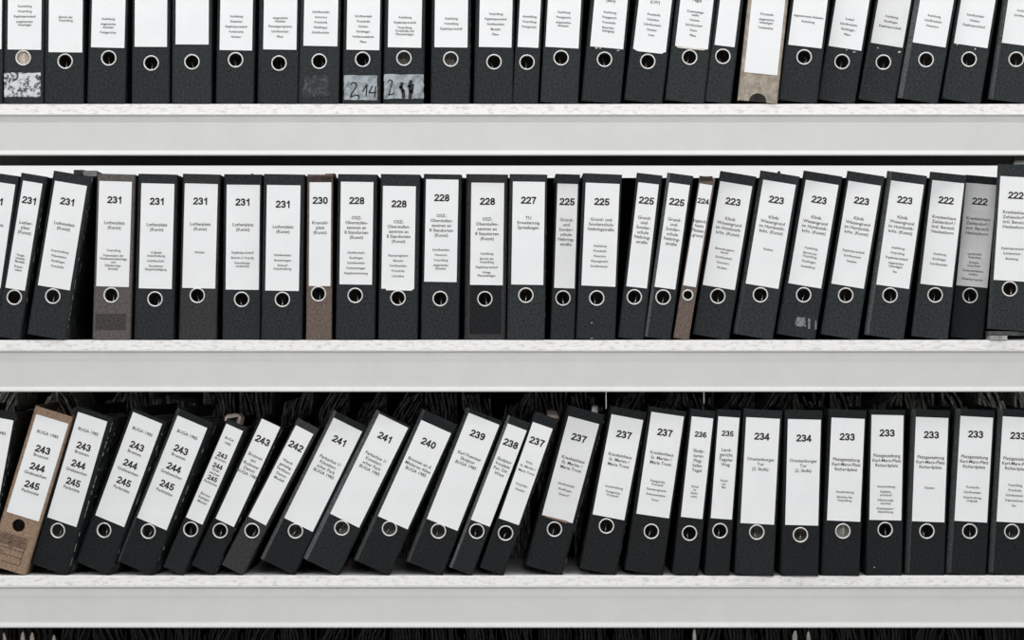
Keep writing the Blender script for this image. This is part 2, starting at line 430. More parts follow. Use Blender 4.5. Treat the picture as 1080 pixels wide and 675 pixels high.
def ex_bit(name, pts, y, m, text, th=0.03):
    def f(root, lab, loc, k, W, HH):
        bm = bmesh.new(); plate(bm, [loc(*p) for p in pts], y, y+th)
        o = link(name, bm, M[m], root); o['label'] = text
    return f
def both(*fs):
    def f(*a):
        for g in fs: g(*a)
    return f

# ================================================================= UPPER SHELF
B = lambda key, TL, BL, lw, ml, mr, ring, label, **k: binder(key, 1, TL, BL, lw, ml, mr, ring, label, **k)
def up(top0, bl, left_bottom_y, tilt):     # label corner extended above the frame
    th = math.radians(tilt); n = 112
    return (bl[0] + n*math.sin(th), bl[1] - n*math.cos(th))
def R1(key, BL, tilt, lw, ml, mr, ring, label, lhh=112, **k):
    th = math.radians(tilt)
    TL = (BL[0] + lhh*math.sin(th), BL[1] - lhh*math.cos(th))
    return B(key, TL, BL, lw, ml, mr, ring, label, tilt=tilt, **k)
R1('B0', (-33, 51.5), 0.6, 34.6, 4, 1.5, (-16, 62), 'black binder cut off by the left picture edge, upper shelf, mostly hidden')
R1('B1', (8.0, 52.2), 0.6, 35.4, 4.5, 2.6, (24.4, 61), 'black binder with a torn blotchy white sticker below its finger ring',
   small=['Ausstellung', 'Vorprüfung', 'Ergebnisprotokoll', 'ausgewertete|Unterlagen'], sy=6.4, colour='black_pale', inside='sheets_tan', deep=0.008, extra=ex_scuffed)
R1('B2', (51.2, 55), 0.6, 35.6, 5, 1.6, (68.6, 64.6), 'black binder with two centred text lines, right of the torn white sticker binder',
   small=['Bericht der|Vorprüfung'], sy=18.0)
R1('B3', (96.0, 49.8), 1.4, 35.2, 3, 2.0, (114.6, 61.2), 'black binder, upper shelf, third right of the cut-off one, left of two blank-labelled ones',
   small=['Auslobung', 'eingereichte|Arbeiten', 'Preisgerichte'], sy=19.8)
R1('B4', (142.0, 49.2), 0.35, 34.1, 3, 3, (159.4, 66.4), 'black binder with blank label, left one of the blank pair on the upper shelf', colour='black', rec=0.002)
R1('B5', (185.2, 46.8), 0.35, 34.8, 4, 3, (202.4, 65.2), 'black binder with blank label, right one of the blank pair on the upper shelf', colour='black_pale')
R1('B6', (231.6, 52.6), 1.0, 34.3, 3.4, 2.6, (248.4, 63), 'black binder, upper shelf, directly right of the two with blank labels', rec=0.003,
   small=['Auslobung', 'Gutachter', 'Ergebnisprotokoll', 'Vorberichte', 'Notizen'], sy=17.0)
R1('B7', (277.6, 52.0), 1.0, 35.0, 5.6, 2.2, (294.2, 66.6), 'black binder, upper shelf, left neighbour of the one with a faint glue smear',
   small=['eingereichte|Arbeiten', 'Planungsprogramm', 'Schriftverkehr', 'Pläne'], sy=18.8)
R1('B8', (320.0, 48.2), 1.2, 35.8, 5, 2.6, (336.6, 64.6), 'black binder with a faint grey glue smear near its foot, upper shelf', colour='black_pale',
   small=['Schriftverkehr', 'Honorare', 'Protokolle', 'Rückfragen', 'Schriftverkehr'], sy=12.6, extra=ex_glue)
R1('B9', (365.4, 52.4), 1.0, 34.7, 3.8, 2.0, (382.4, 62.6), 'black binder with worn sticker handwritten 2,14 near its foot',
   small=['Schriftverkehr', 'Protokolle', 'Notizen', 'Rückfragen', 'Verfahrensstände', 'Pläne'], sy=17.0, extra=ex_214)
R1('B10', (409.0, 49.8), 1.0, 35.3, 4.2, 3.4, (426, 61.4), 'black binder with worn sticker handwritten 2 and two thick black bars',
   small=['Auslobung', 'Ergebnisprotokoll', 'Vorprüfung,|Protokolle und|Planunterlagen'], sy=18.2, extra=ex_211, deep=0.03)
R1('B11', (458.2, 49.8), 0.7, 34.8, 3.4, 3.0, (475.4, 62.4), 'black binder, upper shelf, directly right of the one handwritten 2 and bars', colour='black',
   small=['Auslobung', 'Vorprüfung', 'Ergebnisprotokoll'], sy=19.4, deep=0.03)
R1('B12', (505.0, 49.4), 1.3, 34.5, 4.4, 2.4, (521, 65.2), 'black binder, upper shelf, left neighbour of the narrow upright one', colour='black',
   small=['Vorprüfung', 'Ergebnisprotokoll', 'Schriftverkehr', 'Modelle', 'Pläne'], sy=14.6, paper='paper')
R1('B13', (545.9, 49.4), 3.0, 22.0, 2.4, 2.6, (555.8, 65.6), 'narrow black binder with small text, upper shelf near the middle',
   small=['Ausstellung', 'Vorprüfung', 'Preisgericht'], sy=17.4)
R1('B14', (575.2, 49.3), 3.2, 35.0, 2.2, 2.6, (591.8, 61), 'black binder, upper shelf, directly right of the narrow one with text', colour='black_pale',
   small=['Auslobung', 'Preisgericht', 'eingereichte|Arbeiten'], sy=12.8)
R1('B15', (622.4, 48.8), 5.3, 35.0, 4.0, 2.6, (637.6, 62.6), 'slightly leaning black binder with paper flecks under its label, upper shelf',
   small=['Auslobung', 'Preisgericht', 'Protokolle', 'Besucher-|befragung'], sy=13.0, title=['(Bau)'], ty=0.5,
   extra=ex_flecks([(629, 50.5, 1.6, .7), (633, 50.8, 1.1, .6), (652, 53.2, 1.5, .5)]))
R1('B16', (667.8, 51.2), 6.8, 34.6, 3.0, 2.8, (683.2, 64.8), 'leaning black binder whose label ends in a curled tab and reads (LW)',
   small=['Protokolle', 'Schreiben', 'Schriftverkehr', 'Notizen', 'Liste'], sy=15.4, title=['(LW)'], ty=2.2, paper='paper',
   extra=ex_torn([(667.5, 51), (671, 53.2), (673, 54.0), (698, 56.8), (701.5, 54.6)]))
R1('B17', (712.0, 48.2), 6.6, 34.8, 4.2, 2.6, (727.4, 60.4), 'leaning black binder with a frayed double label edge, upper shelf',
   small=['Zusammenge-|stellte', 'Notizen', 'Schriftverkehr', 'Fotos', 'Pläne'], sy=12.4, colour='black_pale', title=['Tegel'], ty=0.3,
   extra=ex_torn([(712, 48.0), (715, 50.4), (742, 53.2), (746, 51.8)], 'pale'))
R1('B18', (753.6, 47.2), 7.0, 21.2, 3.2, 3.6, (762.4, 59.4), 'narrow leaning black binder with a blank label beside the beige one', colour='black_pale', rec=0.002)
R1('B19', (785.0, 76.0), 6.0, 35.0, 4.0, 3.2, (799.0, 109.4), 'leaning beige cardboard binder with a half-round thumb notch at its foot', lhh=140,
   small=['Protokolle', 'eingereichte|Unterlagen', 'Vorberichte'], sy=15.2, colour='beige', metal=False, notch=True, rec=-0.003, deep=0.03, yaw=-3)
R1('B20', (831.4, 46.8), 7.2, 35.4, 3.2, 2.4, (848.2, 60), 'leaning black binder, upper shelf, directly right of the beige one',
   small=['angenommene Arbeiten', 'Auslobung'], sy=17.4, extra=None, yaw=-5)
R1('B21', (874.0, 47.6), 9.2, 34.8, 2.8, 2.2, (888.2, 64.4), 'leaning black binder, upper shelf, second right of the beige one', rec=0.012,
   small=['Vorlauf', 'Schriftverkehr', 'Rückfragen', 'Pläne'], sy=19.8, extra=ex_flecks([(901, 54.3, 1.6, .5), (893, 52, .8, .4)]), yaw=-6)
R1('B22', (918.6, 43.8), 10.0, 33.8, 3.0, 2.4, (931.8, 64.6), 'leaning black binder with a shade-toned label and white flecks below it', rec=0.02, paper='paper_grey',
   small=['Auslobung', 'Rückfragen', 'Ergebnisprotokoll'], sy=16.8, extra=ex_flecks([(926, 49.5, .8, .5), (948.5, 54.0, 1.5, .9)]), yaw=-7)
R1('B23', (962.8, 44.2), 10.0, 34.8, 5.8, 2.4, (976.8, 62.8), 'leaning black binder with worn bottom-left corner, third from the right, upper shelf', colour='black_pale',
   small=['Auslobung', 'Schriftverkehr', 'Honorare'], sy=16.8, yaw=-7.5)
R1('B24', (1006.4, 45.2), 9.4, 35.4, 3.6, 2.4, (1022.2, 62.4), 'leaning black binder with white specks under the label, second from the right, upper shelf', colour='black_pale',
   small=['Schriftverkehr', 'Notizen', 'Ergebnisprotokoll'], sy=16.4, extra=ex_flecks([(1010, 46.4, 1.5, .5), (1028.6, 51.6, .7, 1.0)]), yaw=-8.2)
R1('B25', (1057.0, 44.6), 8.4, 35.0, 6.0, 2.4, (1072, 62.4), 'leaning black binder cut off by the right picture edge, upper shelf', colour='black_pale',
   small=['Auslobung', 'Schriftverkehr'], sy=11.4, yaw=-9)

# ================================================================= MIDDLE SHELF
def A(key, TL, BL, lw, ml, mr, ring, label, **k): return binder(key, 2, TL, BL, lw, ml, mr, ring, label, **k)
LUT = ['Lutherplatz', '(Kunst)']
OSZ = ['OSZ-', 'Oberstufen-', 'zentren an', '8 Standorten', '(Kunst)']
GRU = ['Grund-', 'und', 'Sonder-', 'schule', 'Nehring-', 'straße']
KLI = ['Klinik', 'Wiesengrund', 'im Humboldt-', 'krhs. (Kunst)']
ZEH = ['Krankenhaus', 'Zehlendorf /', 'örtl. Bereich', 'Heckeshorn']
A('A0', (-17.8, 189.8), (-33.6, 299), 34.4, 4, 2.4, (-18, 312), 'leaning black binder numbered 231, cut off by the left picture edge', num='231', ny=212, title=LUT, ty=236)
A('A1', (24.4, 190.4), (5.8, 303.4), 20.8, 3.6, 3.2, (15, 313.6), 'narrow leaning black binder numbered 231, middle shelf far left', num='231', ny=211.5,
  title=['Luther-', 'platz', '(Kunst)'], ty=235.0, small=['Vorge-|richtete|Modelle', 'Präsen-|tation'], sy=269)
A('A2', (58, 190.6), (40, 300.8), 34.2, 3.4, 3.6, (55.6, 312.4), 'wide leaning black binder numbered 231 beside a dark gap, middle shelf', num='231', ny=212.8, rec=-0.003,
  title=LUT, ty=236, small=['Ausschreibung', 'Präsentation', 'Rückfragen', 'Protokolle'], sy=265, colour='black')
A('A3', (104.8, 190.8), (101.5, 301.8), 34.4, 2.6, 3.2, (117.2, 311.2), 'faded grey-brown binder numbered 231 with a darker band near its foot', num='231', ny=210.8, colour='greybrown', cover='greybrown_dark',
  title=LUT, ty=234.8, small=['Vorprüfung', 'Präsentation der|Wettbewerbsbeiträge|und|Erläuterungs-|berichte'], sy=264, extra=ex_greybrown)
A('A4', (149.2, 193.2), (146.4, 304), 34.8, 4.0, 2.6, (163.4, 315.4), 'upright black binder numbered 231, right of the faded grey-brown one', num='231', ny=212.4,
  title=LUT, ty=236.8, small=['Originale|Ausschreibung', 'Schriftverkehr', 'Grundstück|Bürgerbeteiligung'], sy=266.2, colour='black')
A('A5', (195, 193.4), (192.2, 303.6), 34.8, 2.6, 2.2, (208, 311.6), 'charcoal binder with faded foot numbered 231, second right of the grey-brown one', num='231', ny=212.2, colour='charcoal', cover='cover_worn',
  title=LUT, ty=236.2, small=['Notizen'], sy=266, rec=0.009)
A('A6', (239.2, 194.8), (238, 305.4), 35.0, 3.2, 2.0, (254.8, 315.8), 'upright black binder numbered 231, second left of the narrow brown 230', num='231', ny=213.2, rec=0.01,
  title=LUT, ty=236.8, small=['Ergebnisprotokoll', 'Bericht d. Vorprfg.', 'Ausstellungs-|verzeichnis'], sy=266.4, extra=ex_bit('torn_corner', [(264.5, 186), (264.8, 182.6), (270, 184.6), (271, 186)], 0.004, 'black', 'torn black corner sticking up'))
A('A7', (281.6, 195), (279.8, 306.4), 35.4, 3.8, 4.2, (297.8, 315.8), 'upright black binder numbered 231, directly left of the narrow brown 230', num='231', ny=215.4,
  title=LUT, ty=239, small=['Schriftverkehr', 'Bewerbungen', 'Entwurf|Ausschreibung'], sy=269)
A('A8', (326.6, 192.2), (325.7, 301.6), 22.8, 2.6, 1.6, (335.8, 309.8), 'narrow brown binder numbered 230 with a dark worn head', num='230', ny=211.4, colour='brown', cover='brown_dark',
  title=['Kranold-', 'platz', '(Kunst)'], ty=234.8, extra=both(ex_browntop(324.4, 350.5, 185.6, 191.6), ex_bit('torn_corner', [(340.5, 186.4), (342.5, 183.2), (353.0, 182.8), (354.2, 186.4)], 0.006, 'brown_dark', 'worn dark tuft at the head')))
A('A9', (359.6, 191.6), (358, 299.8), 34.3, 3.4, 4.0, (374.6, 311.6), 'upright black binder numbered 228, directly right of the narrow brown 230', num='228', ny=211.6,
  title=OSZ, ty=229.6, small=['Schriftverkehr', 'Rückfragen', 'Schriftverkehr', 'Preisunterlagen', 'Angebotseinholung'], sy=266.4)
A('A10', (404, 196), (402.2, 304.4), 34.6, 2.6, 4.4, (419.8, 314.2), 'upright black binder numbered 228 with a ragged label bottom touching its ring', num='228', ny=215,
  title=OSZ, ty=233.8, small=['Raumprogramm', 'Besuche', 'Schriftverkehr', 'Protokolle', 'Lehrpläne'], sy=269.4,
  extra=ex_torn([(406.8, 304.2), (407.2, 306.2), (434.0, 306.6), (436.4, 304.4)]))
A('A11', (449.4, 189), (447.4, 297), 34.2, 2.6, 3.2, (464.2, 315), 'upright black binder numbered 228, its label sitting highest of the four', num='228', ny=208.6, rec=0.003,
  title=OSZ, ty=227.4, small=['Schriftverkehr', 'Honorare', 'Vorprüfung', 'eingereichte|Arbeiten'], sy=263.4)
A('A12', (497.2, 192.6), (495.7, 300.4), 34.6, 5.6, 4.0, (511.4, 315.2), 'upright black binder numbered 228 with a darker rectangle framed by faded edges', num='228', ny=212.4, colour='charcoal', cover='cover_worn', rec=0.01,
  title=OSZ, ty=231, small=['Auslobung', 'Bericht der|Vorprüfung', 'Ergebnisprotokoll', 'Anlage|Planunterlagen'], sy=267.4, extra=ex_faded)
A('A13', (541, 191.4), (539.2, 300), 33.8, 3.6, 2.4, (554.6, 311.4), 'upright black binder numbered 227 in the middle of the shelf', num='227', ny=211.2,
  title=['TU', 'Erweiterung', 'Spreebogen'], ty=229.6, colour='black_pale')
A('A14', (588, 193.6), (584.4, 303.6), 21.6, 2.4, 2.0, (593.8, 314.4), 'narrow upright black binder numbered 225 with a shade-toned label', num='225', ny=212.8, rec=0.012, paper='paper_grey',
  title=GRU, ty=231.8, colour='black')
A('A15', (617.8, 192.6), (613.2, 301), 35.8, 3.2, 2.2, (629.4, 314.4), 'wide black binder numbered 225, middle shelf, between narrow ones', num='225', ny=212.8,
  title=['Grund- und', 'Sonderschule', 'Nehringstraße'], ty=231.4, small=['Auslobung', 'Protokolle', 'Honorare', 'Planungsrecht', 'Schriftverkehr'], sy=259.2,
  extra=ex_flecks([(624, 340.5, .6, .5), (624.2, 356.8, .9, .5)]))
A('A16', (673.2, 192.2), (660.6, 301.8), 21.8, 2.8, 2.8, (669, 313.2), 'narrow leaning black binder numbered 225, directly right of the wide 225', num='225', ny=211.6, rec=0.003,
  title=GRU, ty=229.6, yaw=-2.5)
A('A17', (705.8, 192.4), (690.4, 302.4), 22.0, 3.4, 2.4, (699.4, 313.4), 'narrow leaning black binder numbered 225, directly left of slim brown 224', num='225', ny=213.2,
  title=GRU, ty=231.6, colour='black', yaw=-3)
A('A18', (738, 193.4), (720.4, 300.8), 13.6, 1.4, 1.8, (725.4, 311.2), 'slim leaning brown binder numbered 224 with a small finger ring', num='224', ny=212.2, rr=5.9, colour='brown', cover='cover_worn', num_size=0.76,
  title=['Jugend-', 'heim', 'Platten-', 'grund'], ty=233, extra=ex_browntop(737.6, 751.4, 186, 191.2), h=173, yaw=-3.5)
A('A19', (759.6, 191), (741.2, 300.4), 34.2, 1.8, 2.6, (757, 312.4), 'leaning black binder numbered 223, directly right of slim brown 224', num='223', ny=212.8, rec=0.014,
  title=KLI, ty=231, small=['Bewerbungsver-|fahren', 'Schriftverkehr', 'Honorare', 'Notizen'], sy=263, yaw=-4.5)
A('A20', (805, 189.4), (786.6, 299), 34.8, 4.6, 2.8, (802, 311), 'leaning black binder numbered 223 carrying a single small text line', num='223', ny=211, rec=0.01,
  title=KLI, ty=229.4, small=['Notizen'], sy=263, colour='black_pale', extra=ex_bit('torn_corner', [(819, 184), (820.5, 180.4), (822.5, 180.2), (824, 185)], 0.004, 'black', 'torn black tip sticking up'), yaw=-5.5)
A('A21', (850, 189.6), (831.6, 298.6), 34.8, 4.0, 2.6, (847.6, 311), 'leaning black binder numbered 223 with scraped tape remains near its foot', num='223', ny=211,
  title=KLI, ty=229.4, small=['Auslobung', 'Bericht der|Vorprüfung', 'Rückfragen', 'Ausstellung'], sy=261.8, extra=ex_tape, rec=0.012, yaw=-6.3)
A('A22', (895, 190.6), (877, 299), 34.4, 3.0, 2.4, (892, 311.4), 'leaning black binder numbered 223, right of the one with tape remains', num='223', ny=212, rec=0.012,
  title=KLI, ty=230.4, small=['Ergebnisprotokoll', 'Schriftverkehr', 'Notizen'], sy=265, colour='black_pale', yaw=-7)
A('A23', (940, 190.2), (924.4, 300), 34.6, 5.6, 2.0, (938.8, 311.4), 'leaning black binder numbered 223, directly left of the 222 binders', num='223', ny=211.2, colour='black_pale',
  title=KLI, ty=229.4, small=['Auslobung', 'Vorprüfung', 'Ergebnisprotokoll', 'eingereichte|Unterlagen', 'Fax'], sy=261.6, rec=0.01, yaw=-7.8)
A('A24', (983.6, 189.8), (971.0, 299.2), 33.4, 3.6, 1.8, (986.4, 311.2), 'leaning black binder numbered 222 with a bright white label, left of the shade-toned one', num='222', ny=211.4, rec=0.014,
  title=ZEH, ty=229.4, small=['Auslobung', 'Rückfragen', 'Schriftverkehr'], sy=268, colour='black_pale', yaw=-8.6)
A('A25', (1019.2, 192.6), (1009, 300.8), 32.4, 1.6, 0.9, (1023.4, 311.8), 'set-back black binder numbered 222 with a label coloured as if in shade', num='222', ny=212.6, rec=0.034, paper='paper_dim', colour='black_deep',  # label grey is painted shade
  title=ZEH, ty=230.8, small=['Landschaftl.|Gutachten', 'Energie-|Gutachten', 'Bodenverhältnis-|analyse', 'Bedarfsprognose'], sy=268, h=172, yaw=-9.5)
A('A26', (1055.6, 185.4), (1048.4, 295), 34.8, 3.8, 3.0, (1065.2, 304.6), 'raised black binder numbered 222 cut off by the right picture edge', num='222', ny=206, rec=-0.010, yaw=-11, lift=9.4,
  title=ZEH, ty=223.8, small=['Ergebnisprotokoll', 'Schriftverkehr', 'Bestellung'], sy=262, colour='black_pale')

# ================================================================= LOWER SHELF
def K(key, TL, BL, lw, ml, mr, ring, label, **k):
    c = k.get('colour', 'black'); k['colour'] = {'black': 'black_deep', 'black_pale': 'black_mid'}.get(c, c)   # blacks swapped for darker ones on the lower shelf
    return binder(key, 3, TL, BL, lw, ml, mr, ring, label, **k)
def BUG(a, b, c, t, k=1.0):
    return dict(num=[('243', a, k), ('244', b, k), ('245', c, k)])
K('C0', (-19, 437.5), (-38.5, 543), 33.8, 4, 1.8, (-22, 556), 'leaning black binder cut off by the left picture edge, lower shelf', num=[('243', 473, 1)], title=[('BUGA 1985', 455.5)], rec=0.004)
K('C1', (38.4, 437), (7, 540), 35.4, 4.0, 3.0, (19.6, 554.4), 'leaning tan cardboard binder with a printed grid near its foot', colour='tan', metal=False, rr=8.1,
  num=[('243', 474.6, 1), ('244', 493.2, 1), ('245', 512, 1)], title=[('BUGA 1985', 458), ('Brunnen', 481.4), ('Grabzeichen', 500.6), ('Parkmitte', 519)], rec=0.006, extra=both(ex_stamp, ex_bit('curled_sheet', [(67, 438.5), (68, 433.6), (73, 431), (81, 430.4), (84, 431.6), (77, 433), (72.5, 434.4), (71, 440)], 0.10, 'folder_pale', 'curled grey sheet sticking up')))
K('C2', (83.2, 434.6), (48.8, 546), 34.0, 4.0, 4.2, (60.4, 560), 'leaning black binder numbered 243 244 245, directly right of the tan one', yaw=-12, rec=0.006,
  num=[('243', 471, 1), ('244', 490, 1), ('245', 508.8, 1)], title=[('BUGA 1985', 455), ('Brunnen', 478), ('Grabzeichen', 497.2), ('Parkmitte', 515.6)], colour='black', deep=0.04)
K('C3', (141.8, 434.6), (99.4, 543.6), 34.2, 4.4, 2.6, (109.4, 559.6), 'leaning black binder numbered 243 244 245, second right of the tan one', yaw=-11.5, rec=0.006,
  num=[('243', 470.6, 1), ('244', 489.6, 1), ('245', 508.2, 1)], title=[('BUGA 1985', 455), ('Brunnen', 477.6), ('Grabzeichen', 497), ('Parkmitte', 515.6)], tilt=21)
K('C4', (188.4, 438), (144.2, 546), 34.6, 4.0, 3.4, (156.2, 560.4), 'leaning wide black binder numbered 243 244 245, third right of the tan one', yaw=-9, rec=0.0,
  num=[('243', 474.2, 1), ('244', 493, 1), ('245', 511.4, 1)], title=[('BUGA 1985', 458), ('Brunnen', 481), ('Grabzeichen', 500), ('Parkmitte', 518.6)], colour='black', extra=ex_bit('protruding_paper', [(221, 452), (222.5, 441), (226, 438.4), (236, 437.6), (240, 442), (238, 450)], 0.12, 'pink', 'pinkish worn paper sticking out behind'))
K('C5', (239.6, 446.8), (196.2, 545.6), 19.4, 1.8, 2.4, (201.2, 558.4), 'narrow leaning binder numbered 243 244 245 with smaller figures', yaw=-6, rec=0.004,
  num=[('243', 480.4, .68), ('244', 491.6, .68), ('245', 504.6, .68)], title=[('BUGA', 463), ('1985', 467.8), ('Brunnen', 484.8), ('Grab-', 495.8), ('zeichen', 499.6), ('Parkmitte', 509.2), ('Boreus', 521.6), ('Reinigte', 525.6), ('Muster', 529.6)], colour='black_pale', h=171, tsz=.8)
K('C6', (276.6, 441.6), (227.4, 547), 21.4, 3.2, 2.4, (232.2, 560), 'narrow leaning black binder with a single large 243', num='243', ny=464.8, rec=0.006,
  title=['Brunnen', 'am', 'Rudower', 'Damm', 'BUGA 1985'], ty=481.2, h=172, yaw=-3)
K('C7', (312.4, 448.6), (262.2, 545), 20.6, 2.0, 2.6, (265.8, 560), 'narrow leaning charcoal binder numbered 242', num='242', ny=470.8, rec=0.006, colour='charcoal',
  title=['Wand-', 'gestaltg.', 'Parkhaus', 'Damm', 'Modell'], ty=487, tsz=.9, yaw=-1.5)
K('C8', (352, 441), (299.8, 546.8), 33.4, 4.0, 3.0, (311.6, 560.6), 'steeply leaning black binder numbered 241, left one of two', num='241', ny=465.6, rec=0.012, paper='paper',
  title=['Parkachse 1/', 'Künstleri-', 'scher Park', 'BUGA 1985'], ty=486, deep=0.035)
K('C9', (400, 436.6), (348.2, 542), 34.0, 5.0, 2.8, (360.4, 557.2), 'steeply leaning black binder numbered 241, right one of two', num='241', ny=461.8, rec=0.007, colour='black_pale',
  title=['Parkachse 1/', 'Künstleri-', 'scher Park', 'BUGA 1985'], ty=482, deep=0.03)
K('C10', (444.4, 443), (398.6, 544.4), 34.4, 4.2, 2.6, (410.8, 557.6), 'leaning black binder numbered 240', num='240', ny=467.6, rec=0.003,
  title=['Brunnen an d.', 'Mittleren Allee', 'BUGA 1985'], ty=488, deep=0.03)
K('C11', (494.4, 435.6), (450.2, 547.4), 34.8, 4.2, 2.6, (462.4, 560.4), 'leaning black binder numbered 239', num='239', ny=459, rec=0.006,
  title=['Karl Foerster', 'Skulptur', 'BUGA 1985'], ty=481, deep=0.035)
K('C12', (535.6, 446.6), (496.6, 548), 21.4, 3.2, 1.0, (502.8, 560.4), 'narrow leaning black binder numbered 238, its left edge coloured as catching light', num='238', ny=468, rec=0.002, colour='black_pale',
  title=['Skulptur', 'Vorplatz', 'Pav. Dir.', 'West'], ty=485.6, h=172)
K('C13', (562, 445), (526.2, 546.6), 22.2, 1.8, 2.8, (533.2, 562.4), 'narrow leaning black binder numbered 237, leftmost and slimmest of the 237s', num='237', ny=465.8, rec=0.002,
  title=['Krhs.', 'St. Marien /', 'Maria Trost'], tsz=.78, ty=488, small=['Vorprüfer', 'Notizen'], sy=511.6, extra=ex_bit('protruding_paper', [(577, 444), (578, 434.6), (588, 435.6), (590.5, 444)], 0.10, 'pink', 'pinkish worn paper sticking out above'))
K('C14', (599.6, 439.4), (571.6, 543.8), 33.4, 3.6, 4.0, (584.8, 558.8), 'wide leaning black binder numbered 237, its label reddish-stained at the bottom', num='237', ny=462.6, rec=0.014, paper='paper_grey',
  title=['Krankenhaus', 'St. Marien /', 'Maria Trost'], ty=485, small=['Schriftverkehr', 'Rückfragen', 'Entwurf'], sy=512, extra=both(ex_torn([(573.2, 544.0), (576, 546.2), (590, 550.2), (597.5, 552.6), (598.5, 550.2), (590, 548.2)], 'stain'), ex_bit('index_tab', [(624.6, 437.5), (625.2, 429.4), (631.2, 429.4), (631.2, 438)], 0.05, 'folder_pale', 'pale grey tab sticking up', 0.004)))
K('C15', (645, 437.4), (625, 543), 34.0, 2.6, 2.6, (639.6, 555.4), 'leaning black binder numbered 237, third of the four 237s from the left', num='237', ny=459, rec=0.012,
  title=['Krankenhaus', 'St. Marien /', 'Maria Trost'], ty=481, small=['Ausschreibung', 'Preisgericht,|Protokoll'], sy=514.4)
K('C16', (687, 434.6), (671.2, 542), 34.8, 3.4, 2.4, (687, 560.8), 'slightly leaning black binder numbered 237, rightmost of the 237s', num='237', ny=456.6, rec=0.007,
  title=['Krankenhaus', 'St. Marien /', 'Maria Trost'], ty=478.6, small=['Preisgericht,|Protokoll', 'Raumprogramm', 'Dokumentation', 'Fotos'], sy=508)
K('C17', (729.6, 439), (718.1, 545), 22.8, 2.2, 2.2, (727.2, 562.4), 'narrow black binder numbered 236', num='236', ny=458.2, num_size=.78,
  title=['Skulp-', 'turen', 'Flug-', 'hafen', 'Tegel'], ty=475.4, small=['Kunst|im|Stadt-|raum'], sy=513)
K('C18', (757.6, 439), (749.6, 546.4), 22.4, 2.0, 1.8, (759.4, 559.8), 'narrow black binder numbered 235', num='235', ny=457.2, num_size=.78, colour='black',
  title=['Land-', 'gericht', 'Tegeler', 'Weg'], ty=474.4, small=['Kunst|am|Bau'], sy=506.8)
K('C19', (787, 439.6), (780.9, 551.2), 35.6, 3.0, 2.6, (798.2, 561), 'upright black binder numbered 234, left one of the pair', num='234', ny=460, rec=-0.006,
  title=['Oranienburger', 'Tor', '(2. Stufe)'], ty=484, colour='black_pale', deep=0.03)
K('C20', (831, 441.6), (828.1, 553.2), 34.8, 3.6, 1.8, (844.2, 563.8), 'upright black binder numbered 234, right one of the pair', num='234', ny=461.8, rec=-0.006,
  title=['Oranienburger', 'Tor', '(2. Stufe)'], ty=485.6, deep=0.032)
K('C21', (877, 440.2), (872.2, 548.6), 35.0, 3.8, 1.8, (889, 560), 'upright black binder numbered 233 with paper filling its ring hole', num='233', ny=460.6, deep=0.012, rec=-0.003,
  title=['Platzgestaltung', 'Karl-Marx-Platz', 'Richardplatz'], ty=484.4, small=['Ausschreibung', 'Berichte der|Vorprüfung'], sy=518.6)
K('C22', (919.2, 437.6), (916.8, 548.4), 33.8, 2.6, 2.0, (933.6, 558.8), 'upright black binder numbered 233, second of the five 233s from the left', num='233', ny=456.8, rec=0.004,
  title=['Platzgestaltung', 'Karl-Marx-Platz', 'Richardplatz'], ty=480.6, small=['Ausschreibung', 'Ergebnis-|protokoll', 'Erläuterungs-|berichte', 'Arbeitspapier /|Abstimmung'], sy=513.2,
  extra=ex_flecks([(922, 598.6, .6, .5)]))
K('C23', (966, 440), (961.8, 550), 34.2, 5.2, 2.2, (977.6, 560.6), 'upright black binder numbered 233 carrying only one small text line', num='233', ny=459, rec=0.008,
  title=['Platzgestaltung', 'Karl-Marx-Platz', 'Richardplatz'], ty=482.6, small=['Notizen'], sy=514.8, h=174)
K('C24', (1013, 439), (1006.6, 549.6), 34.4, 5.6, 2.2, (1022.8, 560.6), 'upright black binder numbered 233, second from the right on the lower shelf', num='233', ny=458.4, rec=0.008,
  title=['Platzgestaltung', 'Karl-Marx-Platz', 'Richardplatz'], ty=482.2, small=['Protokolle', 'Schriftverkehr', 'Ausschreibung|Originale'], sy=514.2, h=174, deep=0.045)
K('C25', (1057.6, 439.4), (1051, 550.4), 34.4, 5.4, 2.2, (1067.2, 561), 'upright black binder numbered 233 cut off by the right picture edge', num='233', ny=460, rec=0.008,
  title=['Platzgestaltung', 'Karl-Marx-Platz', 'Richardplatz'], ty=484.2, small=['Vorprüfung', 'Protokolle', 'Schriftverkehr', 'Präsentationen', 'Fax'], sy=512, h=174, deep=0.035)

